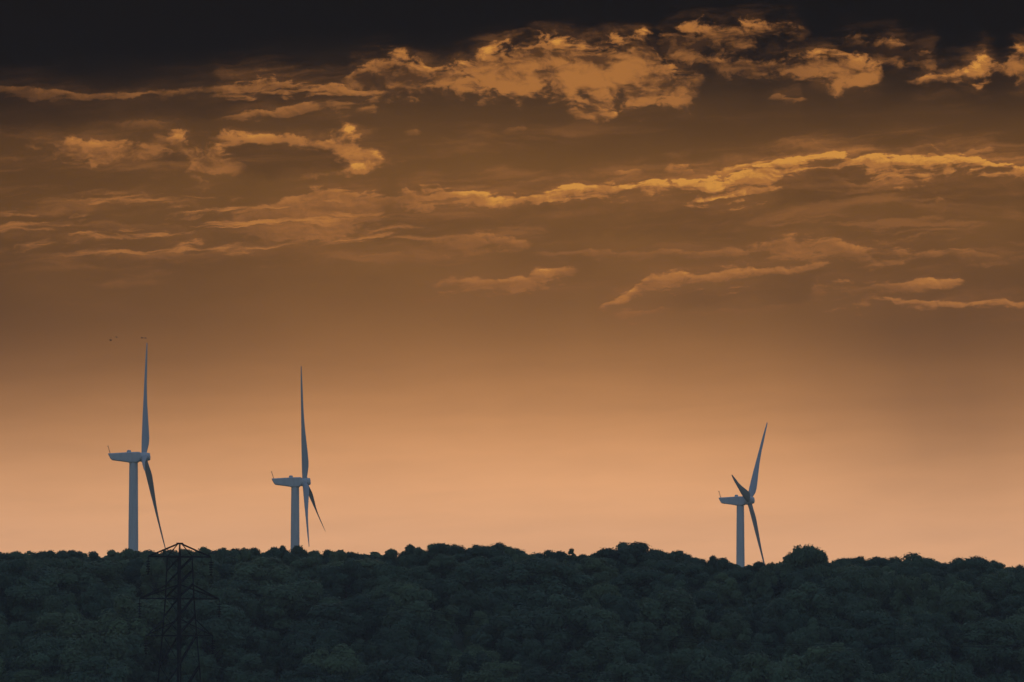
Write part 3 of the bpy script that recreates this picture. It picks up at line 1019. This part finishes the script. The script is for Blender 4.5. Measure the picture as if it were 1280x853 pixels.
# slanting shade shafts below the cloud bank
sx_ = m("DIVIDE", m("MULTIPLY_ADD", m("SUBTRACT", Y, 450.0), -0.22, X), 1280.0, clamp=True)
shaft = curve(sx_, [(0, .86), (150, .93), (300, .98), (480, 1.05), (600, 1.10), (720, 1.08), (850, 1.04), (960, .98), (1050, .86), (1130, .72), (1200, .70), (1280, .77)], 2.0)
wsh = m("MULTIPLY", mrange(Y, 180.0, 430.0), mrange(Y, 540.0, 720.0, 1.0, 0.0))
sf = m("MULTIPLY_ADD", m("SUBTRACT", shaft, 1.0), wsh, 1.0)
big = m("SUBTRACT", noise(m("MULTIPLY", X, 0.0035), m("MULTIPLY", Y, 0.008), 12.0, 3, 0.5), 0.5)
sf = m("MULTIPLY", sf, m("MULTIPLY_ADD", big, m("MULTIPLY", mrange(Y, 380.0, 640.0, 1.0, 0.25), 0.34), 1.0))
# soft darker cloud bodies under the lit rims
body = m("SUBTRACT", noise(m("MULTIPLY", Xw, 0.0060), m("MULTIPLY", Yw, 0.017), 21.0, 5, 0.55), 0.5)
bodyw = m("MULTIPLY", mrange(Y, 80.0, 170.0), mrange(Y, 330.0, 420.0, 1.0, 0.0))
sf = m("MULTIPLY", sf, m("MULTIPLY_ADD", m("MULTIPLY", body, bodyw), 0.45, 1.0))
DARK = [
    [(270, 188, 206, 0), (300, 176, 224, 1.), (340, 176, 226, 1.), (400, 182, 222, 1.), (450, 184, 216, 1.), (478, 198, 210, 0)],
    [(940, 225, 240, 0), (980, 208, 256, .7), (1020, 203, 262, .8), (1060, 204, 250, .8), (1100, 212, 250, .5), (1160, 216, 260, .5), (1240, 220, 262, .5), (1280, 226, 262, .5)],
    [(780, 378, 386, 0), (840, 362, 388, .4), (900, 360, 386, .5), (1000, 345, 380, .55), (1030, 336, 372, .3), (1050, 345, 350, 0)],
    [(430, 270, 280, 0), (480, 266, 306, .35), (560, 262, 296, .4), (640, 262, 296, .4), (760, 256, 300, .4), (900, 258, 296, .4), (1000, 262, 290, 0)],
    [(0, 124, 170, .8), (120, 128, 160, .9), (250, 124, 150, .9), (330, 118, 140, .9), (420, 118, 128, .6), (470, 119, 124, 0)],
    [(190, 186, 204, .0), (205, 186, 212, .8), (225, 200, 218, .6), (240, 206, 214, 0)],
]
SH = None
for p in DARK:
    t_ = curve(Xc, [(q[0], q[1]) for q in p], 480.0); b_ = curve(Xc, [(q[0], q[2]) for q in p], 480.0); i_ = curve(Xc, [(q[0], q[3]) for q in p], 1.0)
    d_ = m("MULTIPLY", mrange(m("MULTIPLY_ADD", nP, 50.0, m("MINIMUM", m("SUBTRACT", Yw, t_), m("SUBTRACT", b_, Yw))), -8.0, 12.0), i_)
    SH = d_ if SH is None else m("MAXIMUM", SH, d_)
sf = m("MULTIPLY", sf, m("MULTIPLY_ADD", SH, -0.27, 1.0))
lft = curve(XC0, [(0, .70), (120, .80), (300, .90), (520, 1.0), (800, 1.0), (1280, .94)], 1.0)
sf = m("MULTIPLY", sf, m("MULTIPLY_ADD", m("SUBTRACT", lft, 1.0), mrange(Y, 380.0, 620.0, 1.0, 0.0), 1.0))
sf = m("MULTIPLY", sf, m("MULTIPLY_ADD", m("MULTIPLY", nG, mrange(Y, 380.0, 470.0)), 0.22, 1.0))
vs = N.new("ShaderNodeVectorMath"); vs.operation = "SCALE"
L.new(base, vs.inputs[0]); L.new(sf, vs.inputs["Scale"])
edge = curve(XC0, [(0, 132), (150, 122), (300, 104), (450, 92), (600, 90), (750, 94), (900, 98), (1050, 104), (1280, 112)], 480.0)
bank = mrange(m("SUBTRACT", m("MULTIPLY_ADD", nL, 40.0, m("MULTIPLY_ADD", w2, 30.0, Y)), edge), -62.0, 52.0)
bg = mixc(bank, lin((15, 7, 1)), vs.outputs[0])

ccol = ramp(DENS, [(0.0, (116, 76, 39)), (0.25, (138, 88, 43)), (0.5, (156, 99, 47)), (0.75, (178, 114, 51)), (1.0, (214, 146, 60))])
west = mixc(m("MULTIPLY", mrange(DENS, 0.0, 0.64), 0.95), bg, ccol)

# the rest of the dome: clear dusk sky, the western glow fading out sideways and upwards
ns = N.new("ShaderNodeTexSky")
ns.sky_type = "NISHITA"
ns.sun_disc = False
ns.sun_elevation = SUN_EL
ns.sun_rotation = SUN_AZ
ns.altitude = 100
ns.air_density = 1.2
ns.dust_density = 1.5
ns.ozone_density = 2.0
nsc = N.new("ShaderNodeVectorMath"); nsc.operation = "MULTIPLY"
L.new(ns.outputs[0], nsc.inputs[0])
DOME = 0.145
nsc.inputs[1].default_value = (DOME * 1.02, DOME * 0.925, DOME * 1.0)
nze = N.new("ShaderNodeVectorMath"); nze.operation = "SCALE"
L.new(nsc.outputs[0], nze.inputs[0]); L.new(mrange(EL, R(5), R(70), 0.80, 1.75), nze.inputs["Scale"])
wa = mrange(m("ABSOLUTE", AZ), R(12), R(55), 1.0, 0.0)
we = mrange(EL, R(10), R(40), 1.0, 0.0)
ww = m("MULTIPLY", wa, we)
allsky = mixc(ww, nze.outputs[0], west)
bgn = N.new("ShaderNodeBackground")
L.new(allsky, bgn.inputs["Color"])
bgn.inputs["Strength"].default_value = 1.0
out = N.new("ShaderNodeOutputWorld")
L.new(bgn.outputs[0], out.inputs["Surface"])

# ------------------------------------------------------------------ render settings
S.view_settings.view_transform = "Standard"
S.view_settings.look = "None"
S.view_settings.exposure = 0.0
S.view_settings.gamma = 1.0
S.view_settings.use_curve_mapping = False
S.cycles.max_bounces = 4
S.cycles.diffuse_bounces = 2
S.cycles.volume_bounces = 0
S.cycles.use_denoising = True
S.render.film_transparent = False
